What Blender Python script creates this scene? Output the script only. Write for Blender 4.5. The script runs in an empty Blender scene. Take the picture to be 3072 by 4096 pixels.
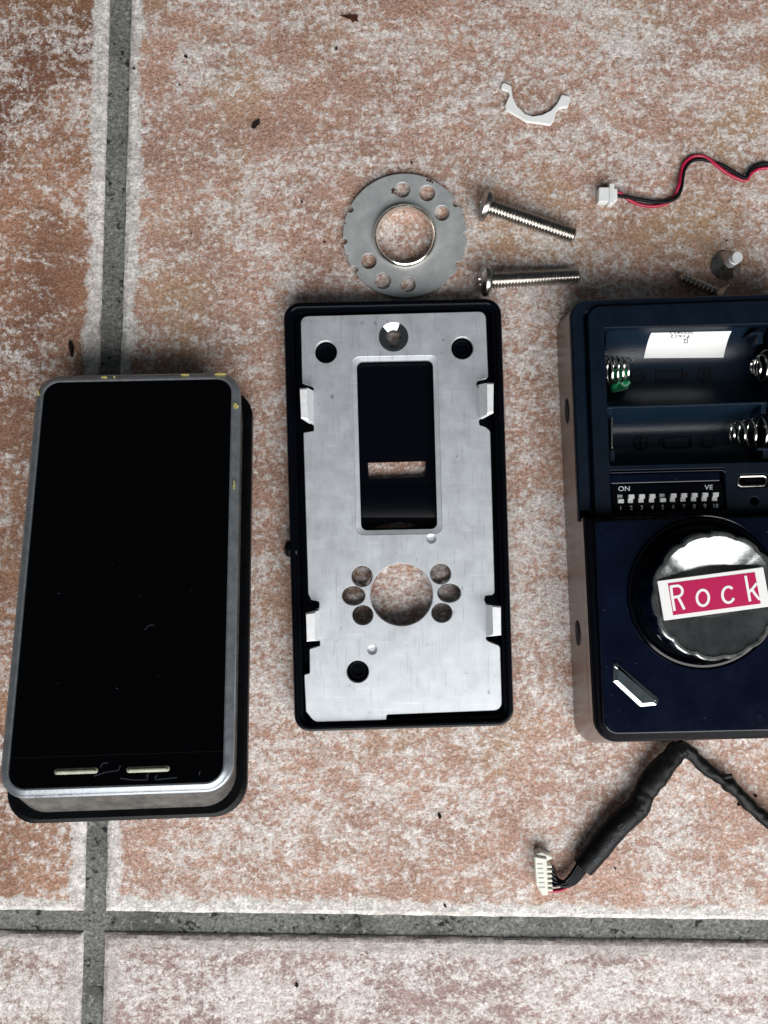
import bpy, bmesh, math, random
import numpy as np
from mathutils import Vector, Matrix, noise, geometry

random.seed(4)
scene = bpy.context.scene
COL = scene.collection

# ------------------------------------------------------------------ camera, light, exposure
H = 0.30                      # camera height above the tiles (metres)
F = 3074.0                    # focal length in photograph pixels
cam_d = bpy.data.cameras.new('camera')
cam_d.sensor_fit = 'AUTO'; cam_d.sensor_width = 36.0
cam_d.lens = 36.0 * F / 4096.0
cam_d.clip_start = 0.01; cam_d.clip_end = 50
cam = bpy.data.objects.new('camera', cam_d); COL.objects.link(cam)
cam.location = (0, 0, H); cam.rotation_euler = (0, 0, 0)
scene.camera = cam

world = bpy.data.worlds.new('World'); scene.world = world; world.use_nodes = True
wb = world.node_tree.nodes['Background']
wb.inputs[0].default_value = (0.80, 0.92, 1.0, 1); wb.inputs[1].default_value = 0.075

ld = bpy.data.lights.new('open_side_light', 'AREA')
ld.shape = 'RECTANGLE'; ld.size = 2.2; ld.size_y = 1.2; ld.energy = 56; ld.color = (1.0, 0.995, 0.985)
lo = bpy.data.objects.new('open_side_light', ld); COL.objects.link(lo)
lo.location = (0.34, -1.16, 0.98)
lo.rotation_euler = (Vector((0, 0.02, 0)) - Vector(lo.location)).to_track_quat('-Z', 'Y').to_euler()

vs = scene.view_settings
vs.view_transform = 'Standard'; vs.look = 'None'; vs.gamma = 1; vs.exposure = 0.0; vs.use_curve_mapping = False

# ------------------------------------------------------------------ photograph pixels -> places
def P(px, py, z=0.0):
    d = (H - z) / F
    return Vector(((px - 1536) * d, -(py - 2048) * d, z))
def zoomer(x0, y0, k): return lambda x, y: (x0 + x * k, y0 + y * k)
r1 = zoomer(0, 1400, .9038); r2 = zoomer(1100, 1150, .6028); r3 = zoomer(1100, 2050, .6028)
r4 = zoomer(2172, 1150, .5425); r5 = zoomer(2172, 2050, .5425); r6 = zoomer(1300, 600, .663)
r7 = zoomer(2000, 2900, .6462); r8 = zoomer(1900, 250, .7064); r9 = zoomer(0, 2850, .6269)
rs = zoomer(2600, 950, .2845); rc = zoomer(2080, 3300, .2411)
def W(fn, pts, z): return [P(*fn(x, y), z) for x, y in pts]

# ------------------------------------------------------------------ materials
def mat(name, color, rough=0.5, metal=0.0, spec=0.5, var=0.0, vscale=300, bump=0.0, bscale=900,
        coat=0.0, color2=None, rvar=0.0, stretch=None):
    m = bpy.data.materials.new(name); m.use_nodes = True
    nt = m.node_tree; b = nt.nodes['Principled BSDF']
    b.inputs['Base Color'].default_value = (*color, 1)
    b.inputs['Roughness'].default_value = rough; b.inputs['Metallic'].default_value = metal
    b.inputs['Specular IOR Level'].default_value = spec; b.inputs['Coat Weight'].default_value = coat
    b.inputs['Coat Roughness'].default_value = 0.06
    tc = nt.nodes.new('ShaderNodeTexCoord'); src = tc.outputs['Object']
    if stretch:
        mp = nt.nodes.new('ShaderNodeMapping'); mp.inputs['Scale'].default_value = stretch
        nt.links.new(src, mp.inputs['Vector']); src = mp.outputs['Vector']
    if var or color2 or rvar:
        n = nt.nodes.new('ShaderNodeTexNoise'); n.inputs['Scale'].default_value = vscale
        n.inputs['Detail'].default_value = 6; n.inputs['Roughness'].default_value = .65
        nt.links.new(src, n.inputs['Vector'])
        rp = nt.nodes.new('ShaderNodeValToRGB'); rp.color_ramp.elements[0].position = .35; rp.color_ramp.elements[1].position = .68
        c2 = color2 or tuple(c * (1 + var) for c in color); c1 = color if color2 else tuple(c * (1 - var) for c in color)
        rp.color_ramp.elements[0].color = (*c1, 1); rp.color_ramp.elements[1].color = (*c2, 1)
        nt.links.new(n.outputs['Fac'], rp.inputs['Fac']); nt.links.new(rp.outputs['Color'], b.inputs['Base Color'])
        if rvar:
            mr = nt.nodes.new('ShaderNodeMapRange'); mr.inputs[1].default_value = .3; mr.inputs[2].default_value = .7
            mr.inputs[3].default_value = max(0.02, rough - rvar); mr.inputs[4].default_value = min(1, rough + rvar)
            nt.links.new(n.outputs['Fac'], mr.inputs[0]); nt.links.new(mr.outputs[0], b.inputs['Roughness'])
    if bump:
        n2 = nt.nodes.new('ShaderNodeTexNoise'); n2.inputs['Scale'].default_value = bscale; n2.inputs['Detail'].default_value = 4
        nt.links.new(src, n2.inputs['Vector'])
        bp = nt.nodes.new('ShaderNodeBump'); bp.inputs['Strength'].default_value = bump; bp.inputs['Distance'].default_value = .0005
        nt.links.new(n2.outputs['Fac'], bp.inputs['Height']); nt.links.new(bp.outputs['Normal'], b.inputs['Normal'])
    return m

M = {}
M['black'] = mat('black_plastic', (.0012, .0016, .0035), .24, spec=.14, bump=.04, bscale=2500)
M['blackmatte'] = mat('black_matte', (.004, .004, .006), .6, spec=.2, bump=.15, bscale=2500)
M['rubber'] = mat('black_gasket', (.0022, .0026, .0034), .40, spec=.15, var=.5, vscale=200, bump=.15)
M['navy'] = mat('navy_black_plastic', (.0022, .0062, .0135), .42, spec=.14, bump=.06, bscale=3000, rvar=.05, vscale=150, var=.15)
M['navygloss'] = mat('navy_gloss_plastic', (.0015, .0035, .012), .11, spec=.32, rvar=.05, vscale=60, var=.3)
M['cradle'] = mat('battery_cradle_plastic', (.0042, .0115, .023), .32, spec=.36, bump=.25, bscale=2500)
M['glass'] = mat('black_glass', (.0006, .0006, .0010), .06, spec=.16, rvar=.05, vscale=90, var=.2)
M['chrome'] = mat('chrome', (.52, .55, .57), .16, 1.0, var=.12, vscale=170, bump=.10, bscale=260, rvar=.08)
M['knobchrome'] = mat('knob_chrome', (.25, .26, .255), .17, .88, var=.28, vscale=140, bump=.16, bscale=210, rvar=.10)
M['well'] = mat('gloss_black_ring', (.001, .0015, .003), .10, spec=.3)
M['steel'] = mat('screw_steel', (.40, .385, .355), .24, 1.0, var=.2, vscale=500, rvar=.06)
M['steeldark'] = mat('dark_steel', (.30, .28, .25), .30, 1.0, var=.3, vscale=500)
M['wire'] = mat('spring_wire', (.75, .73, .68), .16, 1.0)
M['white'] = mat('white_plastic', (.74, .75, .74), .38, spec=.4, var=.04)
M['connector'] = mat('white_connector', (.70, .70, .62), .42, spec=.4, var=.05)
M['paper'] = mat('sticker_paper', (.78, .78, .77), .55, spec=.3)
M['ink'] = mat('printed_ink', (.01, .01, .03), .5, spec=.2)
M['print'] = mat('white_print', (.62, .68, .70), .5, spec=.2)
M['greyprint'] = mat('grey_print', (.045, .055, .07), .5, spec=.2)
M['red'] = mat('crimson_print', (.43, .003, .075), .45, spec=.3)
M['redwire'] = mat('red_wire', (.38, .008, .045), .35, spec=.5, var=.2, vscale=300)
M['green'] = mat('green_board', (.005, .22, .085), .35, spec=.5, var=.4, vscale=400)
M['greyplastic'] = mat('grey_slider', (.30, .32, .32), .5)
M['debris'] = mat('dark_debris', (.012, .008, .006), .8, spec=.2, bump=.6)
M['leaf'] = mat('brown_leaf', (.055, .018, .010), .7, spec=.2, var=.5, vscale=500)
M['glue'] = mat('yellow_glue', (.48, .42, .14), .6, var=.3, vscale=900)
M['slot'] = mat('slot_light_guide', (.30, .30, .22), .35, var=.3, vscale=400)
M['buttonface'] = mat('button_face', (.035, .05, .055), .28, .3, var=.4, vscale=300)
M['smear'] = mat('glass_scratch', (.022, .026, .036), .4)
M['rust'] = mat('rust_speck', (.05, .022, .014), .85, spec=.1)
M['bezel'] = mat('worn_grey_bezel', (.22, .24, .26), .32, .6, color2=(.30, .325, .35), vscale=260, rvar=.08, bump=.10, bscale=600)
M['bodymetal'] = mat('grey_body_metal', (.11, .105, .098), .45, .6, color2=(.19, .18, .168), vscale=180, rvar=.1, bump=.1)
M['basemetal'] = mat('brushed_base_metal', (.24, .205, .19), .36, .75, color2=(.30, .26, .245), vscale=160, rvar=.06, stretch=(1, .08, 1), bump=.08, bscale=1500)
M['discmetal'] = mat('grey_disc_metal', (.42, .435, .435), .50, .5, color2=(.50, .515, .515), vscale=180, rvar=.1, bump=.05, bscale=500)

def plate_material():
    m = mat('stamped_aluminium', (.62, .65, .685), .47, .70, rvar=.05, vscale=130, var=.05)
    nt = m.node_tree; b = nt.nodes['Principled BSDF']
    base = b.inputs['Base Color'].links[0].from_socket
    tc = nt.nodes.new('ShaderNodeTexCoord')
    # fine scratches along and across the sheet, plus a few dark scuffs
    def scratch(scale, rot, lo, hi):
        mp = nt.nodes.new('ShaderNodeMapping'); mp.inputs['Rotation'].default_value = (0, 0, rot); mp.inputs['Scale'].default_value = scale
        nt.links.new(tc.outputs['Object'], mp.inputs['Vector'])
        n = nt.nodes.new('ShaderNodeTexNoise'); n.inputs['Scale'].default_value = 1; n.inputs['Detail'].default_value = 3
        nt.links.new(mp.outputs[0], n.inputs['Vector'])
        r = nt.nodes.new('ShaderNodeMapRange'); r.inputs[1].default_value = lo; r.inputs[2].default_value = hi
        nt.links.new(n.outputs['Fac'], r.inputs[0]); return r.outputs[0]
    s1 = scratch((1300, 70, 1), .06, .58, .72); s2 = scratch((70, 1300, 1), .45, .62, .74); s3 = scratch((420, 300, 1), .3, .63, .70)
    def mix(a, fac, col, k):
        x = nt.nodes.new('ShaderNodeMix'); x.data_type = 'RGBA'
        ml = nt.nodes.new('ShaderNodeMath'); ml.operation = 'MULTIPLY'; ml.inputs[1].default_value = k
        nt.links.new(fac, ml.inputs[0]); nt.links.new(ml.outputs[0], x.inputs['Factor'])
        nt.links.new(a, x.inputs['A']); x.inputs['B'].default_value = (*col, 1); return x.outputs['Result']
    c = mix(base, s1, (.42, .44, .47), .6); c = mix(c, s2, (.85, .86, .88), .55); sm = scratch((55, 40, 1), .8, .54, .66)
    mm = nt.nodes.new('ShaderNodeMath'); mm.operation = 'MULTIPLY'; nt.links.new(s3, mm.inputs[0]); nt.links.new(sm, mm.inputs[1])
    c = mix(c, mm.outputs[0], (.17, .18, .20), .8); c = mix(c, sm, (.46, .48, .51), .22)
    nt.links.new(c, b.inputs['Base Color'])
    return m
M['plate'] = plate_material()
M['palemetal'] = mat('sheared_tab_and_glint_metal', (.80, .81, .82), .5, .25, var=.08, vscale=400)
M['csk'] = mat('polished_countersink', (.42, .43, .44), .10, 1.0, rvar=.04, vscale=200)

def tile_material(name, tint, white_bias, dark, seed, band=(.72, .70, .67)):
    m = bpy.data.materials.new(name); m.use_nodes = True
    nt = m.node_tree; b = nt.nodes['Principled BSDF']; L = nt.links.new
    b.inputs['Roughness'].default_value = .62; b.inputs['Specular IOR Level'].default_value = .35
    uv = nt.nodes.new('ShaderNodeUVMap'); uv.uv_map = 'tile'
    def nz(scale, detail=4, rough=.6, off=0, sc=(1, 1, 1), dist=0.0):
        mp = nt.nodes.new('ShaderNodeMapping'); mp.inputs['Location'].default_value = (off + seed * 3.1, off * 1.7, off); mp.inputs['Scale'].default_value = sc
        L(uv.outputs[0], mp.inputs['Vector'])
        n = nt.nodes.new('ShaderNodeTexNoise'); n.inputs['Scale'].default_value = scale; n.inputs['Detail'].default_value = detail
        n.inputs['Roughness'].default_value = rough; n.inputs['Distortion'].default_value = dist
        L(mp.outputs[0], n.inputs['Vector']); return n.outputs['Fac']
    def rng(x, a, c, lo=0.0, hi=1.0):
        r = nt.nodes.new('ShaderNodeMapRange'); r.inputs[1].default_value = a; r.inputs[2].default_value = c
        r.inputs[3].default_value = lo; r.inputs[4].default_value = hi; L(x, r.inputs[0]); return r.outputs[0]
    def op(o, a, c):
        n = nt.nodes.new('ShaderNodeMath'); n.operation = o
        for i, v in enumerate((a, c)):
            if isinstance(v, (int, float)): n.inputs[i].default_value = v
            else: L(v, n.inputs[i])
        return n.outputs[0]
    def mix(fac, a, c):
        x = nt.nodes.new('ShaderNodeMix'); x.data_type = 'RGBA'
        if isinstance(fac, (int, float)): x.inputs['Factor'].default_value = fac
        else: L(fac, x.inputs['Factor'])
        for k, v in (('A', a), ('B', c)):
            if isinstance(v, tuple): x.inputs[k].default_value = (*v, 1)
            else: L(v, x.inputs[k])
        return x.outputs['Result']
    fine = nz(430, 3, .7, 1, (1, 1, 1), .4); fine2 = nz(1300, 2, .6, 4); patch = nz(34, 5, .62, 2, (1, 1.7, 1), .6); broad = nz(9, 3, .5, 6, (1, 1.6, 1), .4)
    mid = nz(130, 4, .65, 3, (1, 1.4, 1), .3)
    # whitish glaze specks: a threshold on fine noise steered by the larger patches
    s = op('ADD', op('MULTIPLY', fine, .72), op('ADD', op('MULTIPLY', mid, .50), op('MULTIPLY', patch, .55)))
    s = op('ADD', s, op('MULTIPLY', fine2, .30)); s = op('ADD', s, op('MULTIPLY', broad, .20))
    white = rng(s, 1.085 - white_bias, 1.235 - white_bias)
    terra = mix(rng(nz(45, 4, .6, 8), .38, .64), tuple(c * .82 for c in tint), tuple(c * 1.12 for c in tint))
    terra = mix(rng(fine2, .50, .66), terra, tuple(c * .40 for c in tint)); terra = mix(op('MULTIPLY', rng(nz(700, 3, .7, 51), .53, .62), .45), terra, (tint[0] * 1.35, tint[1] * 1.7, tint[2] * 1.9))
    och = rng(nz(14, 3, .5, 11), .56, .70); terra = mix(op('MULTIPLY', och, .6), terra, (tint[0] * .92, tint[1] * 1.05, tint[2] * .72))
    drk = rng(nz(11, 5, .6, 21), .62 - .14 * dark, .76 - .12 * dark); terra = mix(op('MULTIPLY', drk, dark), terra, (tint[0] * .38, tint[1] * .30, tint[2] * .28))
    pale = mix(rng(nz(300, 3, .6, 14), .4, .65), (.52, .48, .455), (.74, .71, .69))
    col = mix(op('MULTIPLY', white, .86), terra, pale)
    # worn, whitish band round the tile's edge
    sep = nt.nodes.new('ShaderNodeSeparateXYZ'); L(uv.outputs[0], sep.inputs[0])
    ex = op('MINIMUM', sep.outputs[0], op('SUBTRACT', .40, sep.outputs[0])); ey = op('MINIMUM', sep.outputs[1], op('SUBTRACT', .40, sep.outputs[1]))
    e = op('MINIMUM', ex, ey)
    e = op('ADD', e, op('MULTIPLY', op('SUBTRACT', nz(90, 6, .72, 17), .5), .0150))
    ew = rng(e, .0050, .0066, 1, 0)
    ec = mix(rng(nz(230, 3, .6, 31), .42, .62), tuple(c * .66 for c in band), band)
    cr = rng(nz(260, 6, .75, 33, (1, 1, 1), 1.2), .56, .64); ec = mix(op('MULTIPLY', cr, .55), ec, (.20, .14, .11))
    col = mix(op('MULTIPLY', ew, .85), col, ec)
    # sandy grain over everything: lighter and darker grains about half a millimetre across
    gr = op('ADD', op('MULTIPLY', rng(nz(820, 2, .55, 61), .34, .66), .50), op('MULTIPLY', rng(nz(1700, 1, .5, 67), .34, .66), .28))
    sc_ = nt.nodes.new('ShaderNodeVectorMath'); sc_.operation = 'SCALE'; L(col, sc_.inputs[0]); L(op('ADD', gr, .61), sc_.inputs['Scale']); col = sc_.outputs[0]
    # tiny dark specks
    vo = nt.nodes.new('ShaderNodeTexVoronoi'); vo.inputs['Scale'].default_value = 150; L(uv.outputs[0], vo.inputs['Vector'])
    sp = op('MULTIPLY', rng(vo.outputs['Distance'], .05, .10, 1, 0), rng(nz(60, 2, .5, 40), .60, .63)); col = mix(op('MULTIPLY', sp, .8), col, (.05, .03, .025))
    L(col, b.inputs['Base Color'])
    bp = nt.nodes.new('ShaderNodeBump'); bp.inputs['Strength'].default_value = .85; bp.inputs['Distance'].default_value = .0006
    hh = op('ADD', op('MULTIPLY', fine, .7), op('ADD', op('MULTIPLY', mid, .9), op('MULTIPLY', fine2, .3)))
    L(hh, bp.inputs['Height']); L(bp.outputs['Normal'], b.inputs['Normal'])
    return m

def dust(m, scale, lo, hi, col):
    nt = m.node_tree; b = nt.nodes['Principled BSDF']; base = b.inputs['Base Color'].links[0].from_socket
    tc = nt.nodes.new('ShaderNodeTexCoord'); n = nt.nodes.new('ShaderNodeTexNoise'); n.inputs['Scale'].default_value = scale; n.inputs['Detail'].default_value = 2
    nt.links.new(tc.outputs['Object'], n.inputs['Vector'])
    r = nt.nodes.new('ShaderNodeMapRange'); r.inputs[1].default_value = lo; r.inputs[2].default_value = hi; nt.links.new(n.outputs['Fac'], r.inputs[0])
    x = nt.nodes.new('ShaderNodeMix'); x.data_type = 'RGBA'; nt.links.new(r.outputs[0], x.inputs['Factor']); nt.links.new(base, x.inputs['A']); x.inputs['B'].default_value = (*col, 1)
    nt.links.new(x.outputs['Result'], b.inputs['Base Color'])
dust(M['glass'], 900, .76, .83, (.035, .04, .05))
dust(M['navygloss'], 900, .72, .80, (.035, .045, .06))
dust(M['navy'], 1100, .70, .80, (.03, .04, .05))
def grout_material():
    m = mat('cement_grout', (.075, .078, .073), .9, spec=.2, color2=(.25, .255, .235), vscale=700, bump=.9, bscale=1100)
    nt = m.node_tree; b = nt.nodes['Principled BSDF']; base = b.inputs['Base Color'].links[0].from_socket
    tc = nt.nodes.new('ShaderNodeTexCoord')
    def blot(scale, lo, hi, col, k, a):
        n = nt.nodes.new('ShaderNodeTexNoise'); n.inputs['Scale'].default_value = scale; n.inputs['Detail'].default_value = 5
        nt.links.new(tc.outputs['Object'], n.inputs['Vector'])
        r = nt.nodes.new('ShaderNodeMapRange'); r.inputs[1].default_value = lo; r.inputs[2].default_value = hi; r.inputs[4].default_value = k
        nt.links.new(n.outputs['Fac'], r.inputs[0])
        x = nt.nodes.new('ShaderNodeMix'); x.data_type = 'RGBA'; nt.links.new(r.outputs[0], x.inputs['Factor']); nt.links.new(a, x.inputs['A']); x.inputs['B'].default_value = (*col, 1)
        return x.outputs['Result']
    c = blot(35, .48, .66, (.045, .047, .044), .6, base); c = blot(420, .60, .68, (.30, .30, .28), .8, c); c = blot(300, .60, .67, (.012, .011, .010), .9, c)
    nt.links.new(c, b.inputs['Base Color'])
    return m
M['grout'] = grout_material()

# ------------------------------------------------------------------ builders
def link(name, me, material, root=None, smooth=35):
    me.name = name
    me.materials.clear()
    if material is not None: me.materials.append(M[material] if isinstance(material, str) else material)
    if smooth:
        me.shade_smooth(); me.set_sharp_from_angle(angle=math.radians(smooth))
        for pl in me.polygons:
            if abs(pl.normal.z) > .9999 or len(pl.vertices) > 8: pl.use_smooth = False
    o = bpy.data.objects.new(name, me); COL.objects.link(o)
    if root is not None:
        if not root.get('_local'):
            me.transform(Matrix.Translation(-origin(root)))
        o.parent = root
    return o
def origin(o):
    v = Vector(o.location)
    while o.parent: o = o.parent; v += o.location
    return v
def thing(name, label, cat, loc=(0, 0, 0), group=None):
    o = bpy.data.objects.new(name, None); COL.objects.link(o); o.empty_display_size = .01
    o.location = loc; tag(o, label, cat, group); return o
def tag(o, label, cat, group=None):
    o['label'] = label; o['category'] = cat
    if group: o['group'] = group
    return o
def mesh(verts, faces):
    me = bpy.data.meshes.new('m'); me.from_pydata([tuple(v) for v in verts], [], faces)
    bm = bmesh.new(); bm.from_mesh(me); bmesh.ops.recalc_face_normals(bm, faces=bm.faces); bm.to_mesh(me); bm.free()
    return me
def join(meshes):
    bm = bmesh.new()
    for m in meshes: bm.from_mesh(m); 
    me = bpy.data.meshes.new('m'); bm.to_mesh(me); bm.free(); return me

def round_poly(pts, r, seg=6):
    """2-D polygon with rounded corners; r is one radius or one per corner"""
    n = len(pts); out = []
    rr = r if isinstance(r, (list, tuple)) else [r] * n
    pts = [Vector((p[0], p[1])) for p in pts]
    for i in range(n):
        a, c, d = pts[i - 1], pts[i], pts[(i + 1) % n]
        u = (a - c); w = (d - c); lu, lw = u.length, w.length; u.normalize(); w.normalize()
        ang = max(.05, math.acos(max(-1, min(1, u.dot(w)))))
        t = min(rr[i] / math.tan(ang / 2), lu * .49, lw * .49)
        rad = t * math.tan(ang / 2)
        if rr[i] <= 0 or ang > 3.1: out += [c.copy()] * (seg + 1) if seg and rr[i] > 0 else [c.copy()]; continue
        ctr = c + (u + w).normalized() * (rad / math.sin(ang / 2))
        p0, p1 = c + u * t, c + w * t
        a0 = math.atan2(p0.y - ctr.y, p0.x - ctr.x); a1 = math.atan2(p1.y - ctr.y, p1.x - ctr.x)
        da = (a1 - a0 + math.pi) % (2 * math.pi) - math.pi
        for k in range(seg + 1):
            t_ = a0 + da * k / seg; out.append(Vector((ctr.x + rad * math.cos(t_), ctr.y + rad * math.sin(t_))))
    return out
def circle(cx, cy, r, n=40, ry=None):
    ry = ry or r
    return [Vector((cx + r * math.cos(2 * math.pi * k / n), cy + ry * math.sin(2 * math.pi * k / n))) for k in range(n)]
def pc(fn, x, y, r, z, n=40, ry=None):
    """circle traced in zoom coordinates, in world metres at height z"""
    c = P(*fn(x, y), z); e = P(*fn(x + r, y), z); q = P(*fn(x, y + (ry or r)), z)
    return circle(c.x, c.y, (e - c).length, n, (q - c).length)
def loft(rings, cap0=True, cap1=True, closed=True):
    n = len(rings[0]); v = [p for r in rings for p in r]; f = []
    for k in range(len(rings) - 1):
        for i in range(n if closed else n - 1):
            j = (i + 1) % n; f.append((k * n + i, k * n + j, (k + 1) * n + j, (k + 1) * n + i))
    if cap0: f.append(tuple(range(n - 1, -1, -1)))
    if cap1: f.append(tuple(range((len(rings) - 1) * n, len(rings) * n)))
    return mesh(v, f)
def up(pts, z): return [Vector((p[0], p[1], z)) for p in pts]
def inset(pts, d):
    """offset a 2-D loop inwards by d (any orientation)"""
    n = len(pts); area = sum(pts[i][0] * pts[(i + 1) % n][1] - pts[(i + 1) % n][0] * pts[i][1] for i in range(n)); s = 1 if area > 0 else -1
    out = []
    for i in range(n):
        a, c, e = Vector(pts[i - 1][:2]), Vector(pts[i][:2]), Vector(pts[(i + 1) % n][:2])
        t1 = (c - a); t2 = (e - c)
        t = (t1.normalized() if t1.length > 1e-9 else Vector((0, 0))) + (t2.normalized() if t2.length > 1e-9 else Vector((0, 0)))
        if t.length < 1e-9: out.append(c); continue
        t.normalize(); out.append(c + Vector((-t.y, t.x)) * d * s)
    return out
def solid(loops, z0, z1, bevel=0.0, res=2):
    """flat plate with holes between two heights, edges rounded by bevel; loops[0] is the outline, the rest are holes"""
    K = 1000.0; V = []; Fc = []
    clean = []
    for lp in loops:
        q = []
        for p in lp:
            p = Vector((p[0], p[1]))
            if not q or (p - q[-1]).length > 4e-6: q.append(p)
        if (q[0] - q[-1]).length < 4e-6: q.pop()
        clean.append(q)
    prof = [(bevel, z0)] if bevel else [(0, z0)]
    if bevel:
        prof.append((0, z0 + bevel))
        for k in range(res + 1):
            t = math.pi / 2 * k / res; prof.append((bevel * (1 - math.cos(t)), z1 - bevel + bevel * math.sin(t)))
    else: prof.append((0, z1))
    capl = []
    for li, q in enumerate(clean):
        n = len(q); sg = 1 if li == 0 else -1; start = len(V)
        for d, z in prof:
            V += up(inset(q, d * sg) if d else q, z)
        for k in range(len(prof) - 1):
            for i in range(n):
                j = (i + 1) % n; Fc.append((start + k * n + i, start + k * n + j, start + (k + 1) * n + j, start + (k + 1) * n + i))
        capl.append(inset(q, bevel * sg) if bevel else q)
    cv = []; ce = []
    for q in capl:
        k = len(cv); n = len(q); cv += [Vector((p.x * K, p.y * K)) for p in q]; ce += [(k + i, k + (i + 1) % n) for i in range(n)]
    ov, oe, of, _, _, _ = geometry.delaunay_2d_cdt(cv, ce, [], 1, 1e-5)
    if len(capl) > 1:
        cen = np.array([[sum(ov[i].x for i in f) / len(f), sum(ov[i].y for i in f) / len(f)] for f in of])
        bad = np.zeros(len(of), bool)
        for q in capl[1:]:
            ins = np.zeros(len(of), bool); n = len(q)
            for i in range(n):
                x0, y0, x1, y1 = q[i].x * K, q[i].y * K, q[(i + 1) % n].x * K, q[(i + 1) % n].y * K
                if y0 == y1: continue
                c = (y0 > cen[:, 1]) != (y1 > cen[:, 1])
                ins ^= c & (cen[:, 0] < (x1 - x0) * (cen[:, 1] - y0) / (y1 - y0) + x0)
            bad |= ins
        of = [f for f, b in zip(of, bad) if not b]
    for z in (z0, z1):
        k = len(V); V += [Vector((p.x / K, p.y / K, z)) for p in ov]; Fc += [tuple(k + i for i in f) for f in of]
    me = bpy.data.meshes.new('m'); me.from_pydata([tuple(v) for v in V], [], Fc)
    bm = bmesh.new(); bm.from_mesh(me); bmesh.ops.remove_doubles(bm, verts=bm.verts, dist=2e-7)
    bmesh.ops.recalc_face_normals(bm, faces=bm.faces); bm.to_mesh(me); bm.free()
    return me
def box(x0, x1, y0, y1, z0, z1, bev=0.0):
    bm = bmesh.new(); bmesh.ops.create_cube(bm, size=1)
    for v in bm.verts: v.co = Vector(((x0 + x1) / 2 + v.co.x * (x1 - x0), (y0 + y1) / 2 + v.co.y * (y1 - y0), (z0 + z1) / 2 + v.co.z * (z1 - z0)))
    if bev: bmesh.ops.bevel(bm, geom=bm.edges[:], offset=bev, segments=2, affect='EDGES', profile=.6)
    me = bpy.data.meshes.new('m'); bm.to_mesh(me); bm.free(); return me
def smooth_path(pts, per=8):
    pts = [Vector(p) for p in pts]; out = []
    q = [pts[0] * 2 - pts[1]] + pts + [pts[-1] * 2 - pts[-2]]
    for i in range(1, len(q) - 2):
        a, b, c, d = q[i - 1:i + 3]
        for k in range(per):
            t = k / per
            out.append(.5 * ((2 * b) + (c - a) * t + (2 * a - 5 * b + 4 * c - d) * t * t + (3 * b - a - 3 * c + d) * t ** 3))
    out.append(pts[-1]); return out
def tube(path, rad, n=12, flat=1.0, jitter=0.0, seed=0, caps=True):
    """sweep a round (or flattened) section along a path; rad is a number or a function of 0..1"""
    path = [Vector(p) for p in path]; rings = []; m = len(path)
    for i, p in enumerate(path):
        t = (path[min(i + 1, m - 1)] - path[max(i - 1, 0)]).normalized()
        side = t.cross(Vector((0, 0, 1)))
        side = side.normalized() if side.length > 1e-4 else Vector((1, 0, 0))
        nrm = side.cross(t).normalized()
        r = rad(i / (m - 1)) if callable(rad) else rad
        ring = []
        for k in range(n):
            a = 2 * math.pi * k / n
            q = p + side * (r * math.cos(a)) + nrm * (r * flat * math.sin(a))
            if jitter: q += (side * math.cos(a) + nrm * math.sin(a)) * jitter * noise.noise(Vector((q.x * 420 + seed, q.y * 420, q.z * 420)))
            ring.append(q)
        rings.append(ring)
    return loft(rings, caps, caps)
def lathe(a, b, prof, n=24):
    """turned solid about the axis a->b; prof = [(distance along axis, radius)]"""
    a, b = Vector(a), Vector(b); ax = (b - a).normalized()
    s = ax.cross(Vector((0, 0, 1))) if abs(ax.z) < .95 else Vector((1, 0, 0)); s.normalize(); t = ax.cross(s)
    rings = [[a + ax * d + (s * math.cos(2 * math.pi * k / n) + t * math.sin(2 * math.pi * k / n)) * max(r, 1e-5) for k in range(n)] for d, r in prof]
    return loft(rings)
def ribbon(pts, w, close=False):
    """flat stroke of width w along a 2-D polyline (with square ends); returns verts, faces"""
    pts = [Vector(p[:2]) for p in pts]; n = len(pts); v = []; f = []
    for i in range(n):
        if close: t = (pts[(i + 1) % n] - pts[i - 1])
        else: t = pts[min(i + 1, n - 1)] - pts[max(i - 1, 0)]
        t.normalize(); s = Vector((-t.y, t.x)) * w / 2
        v += [pts[i] + s, pts[i] - s]
    for i in range(n if close else n - 1):
        j = (i + 1) % n; f.append((2 * i, 2 * j, 2 * j + 1, 2 * i + 1))
    return v, f
def strokes(lines, w, place, thick=.00008):
    """several strokes drawn in zoom coordinates and laid on a surface by place(x, y) -> Vector"""
    V = []; Fc = []
    for ln in lines:
        cl = False
        if ln[0] == 'o': cl = True; ln = ln[1:]
        v, f = ribbon(ln, w, cl); k = len(V); V += [place(p.x, p.y) + Vector((0, 0, .000006 * len(Fc) / 8)) for p in v]; Fc += [tuple(i + k for i in q) for q in f]
    me = mesh(V, Fc)
    bm = bmesh.new(); bm.from_mesh(me)
    for fc in bm.faces:
        if fc.normal.z < 0: fc.normal_flip()
    r = bmesh.ops.extrude_face_region(bm, geom=bm.faces[:])
    for g in r['geom']:
        if isinstance(g, bmesh.types.BMVert): g.co.z += thick
    bmesh.ops.recalc_face_normals(bm, faces=bm.faces)
    bm.to_mesh(me); bm.free(); return me
def arc(cx, cy, rx, ry, a0, a1, n=14):
    return [(cx + rx * math.cos(math.radians(a0 + (a1 - a0) * k / n)), cy + ry * math.sin(math.radians(a0 + (a1 - a0) * k / n))) for k in range(n + 1)]
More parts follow.
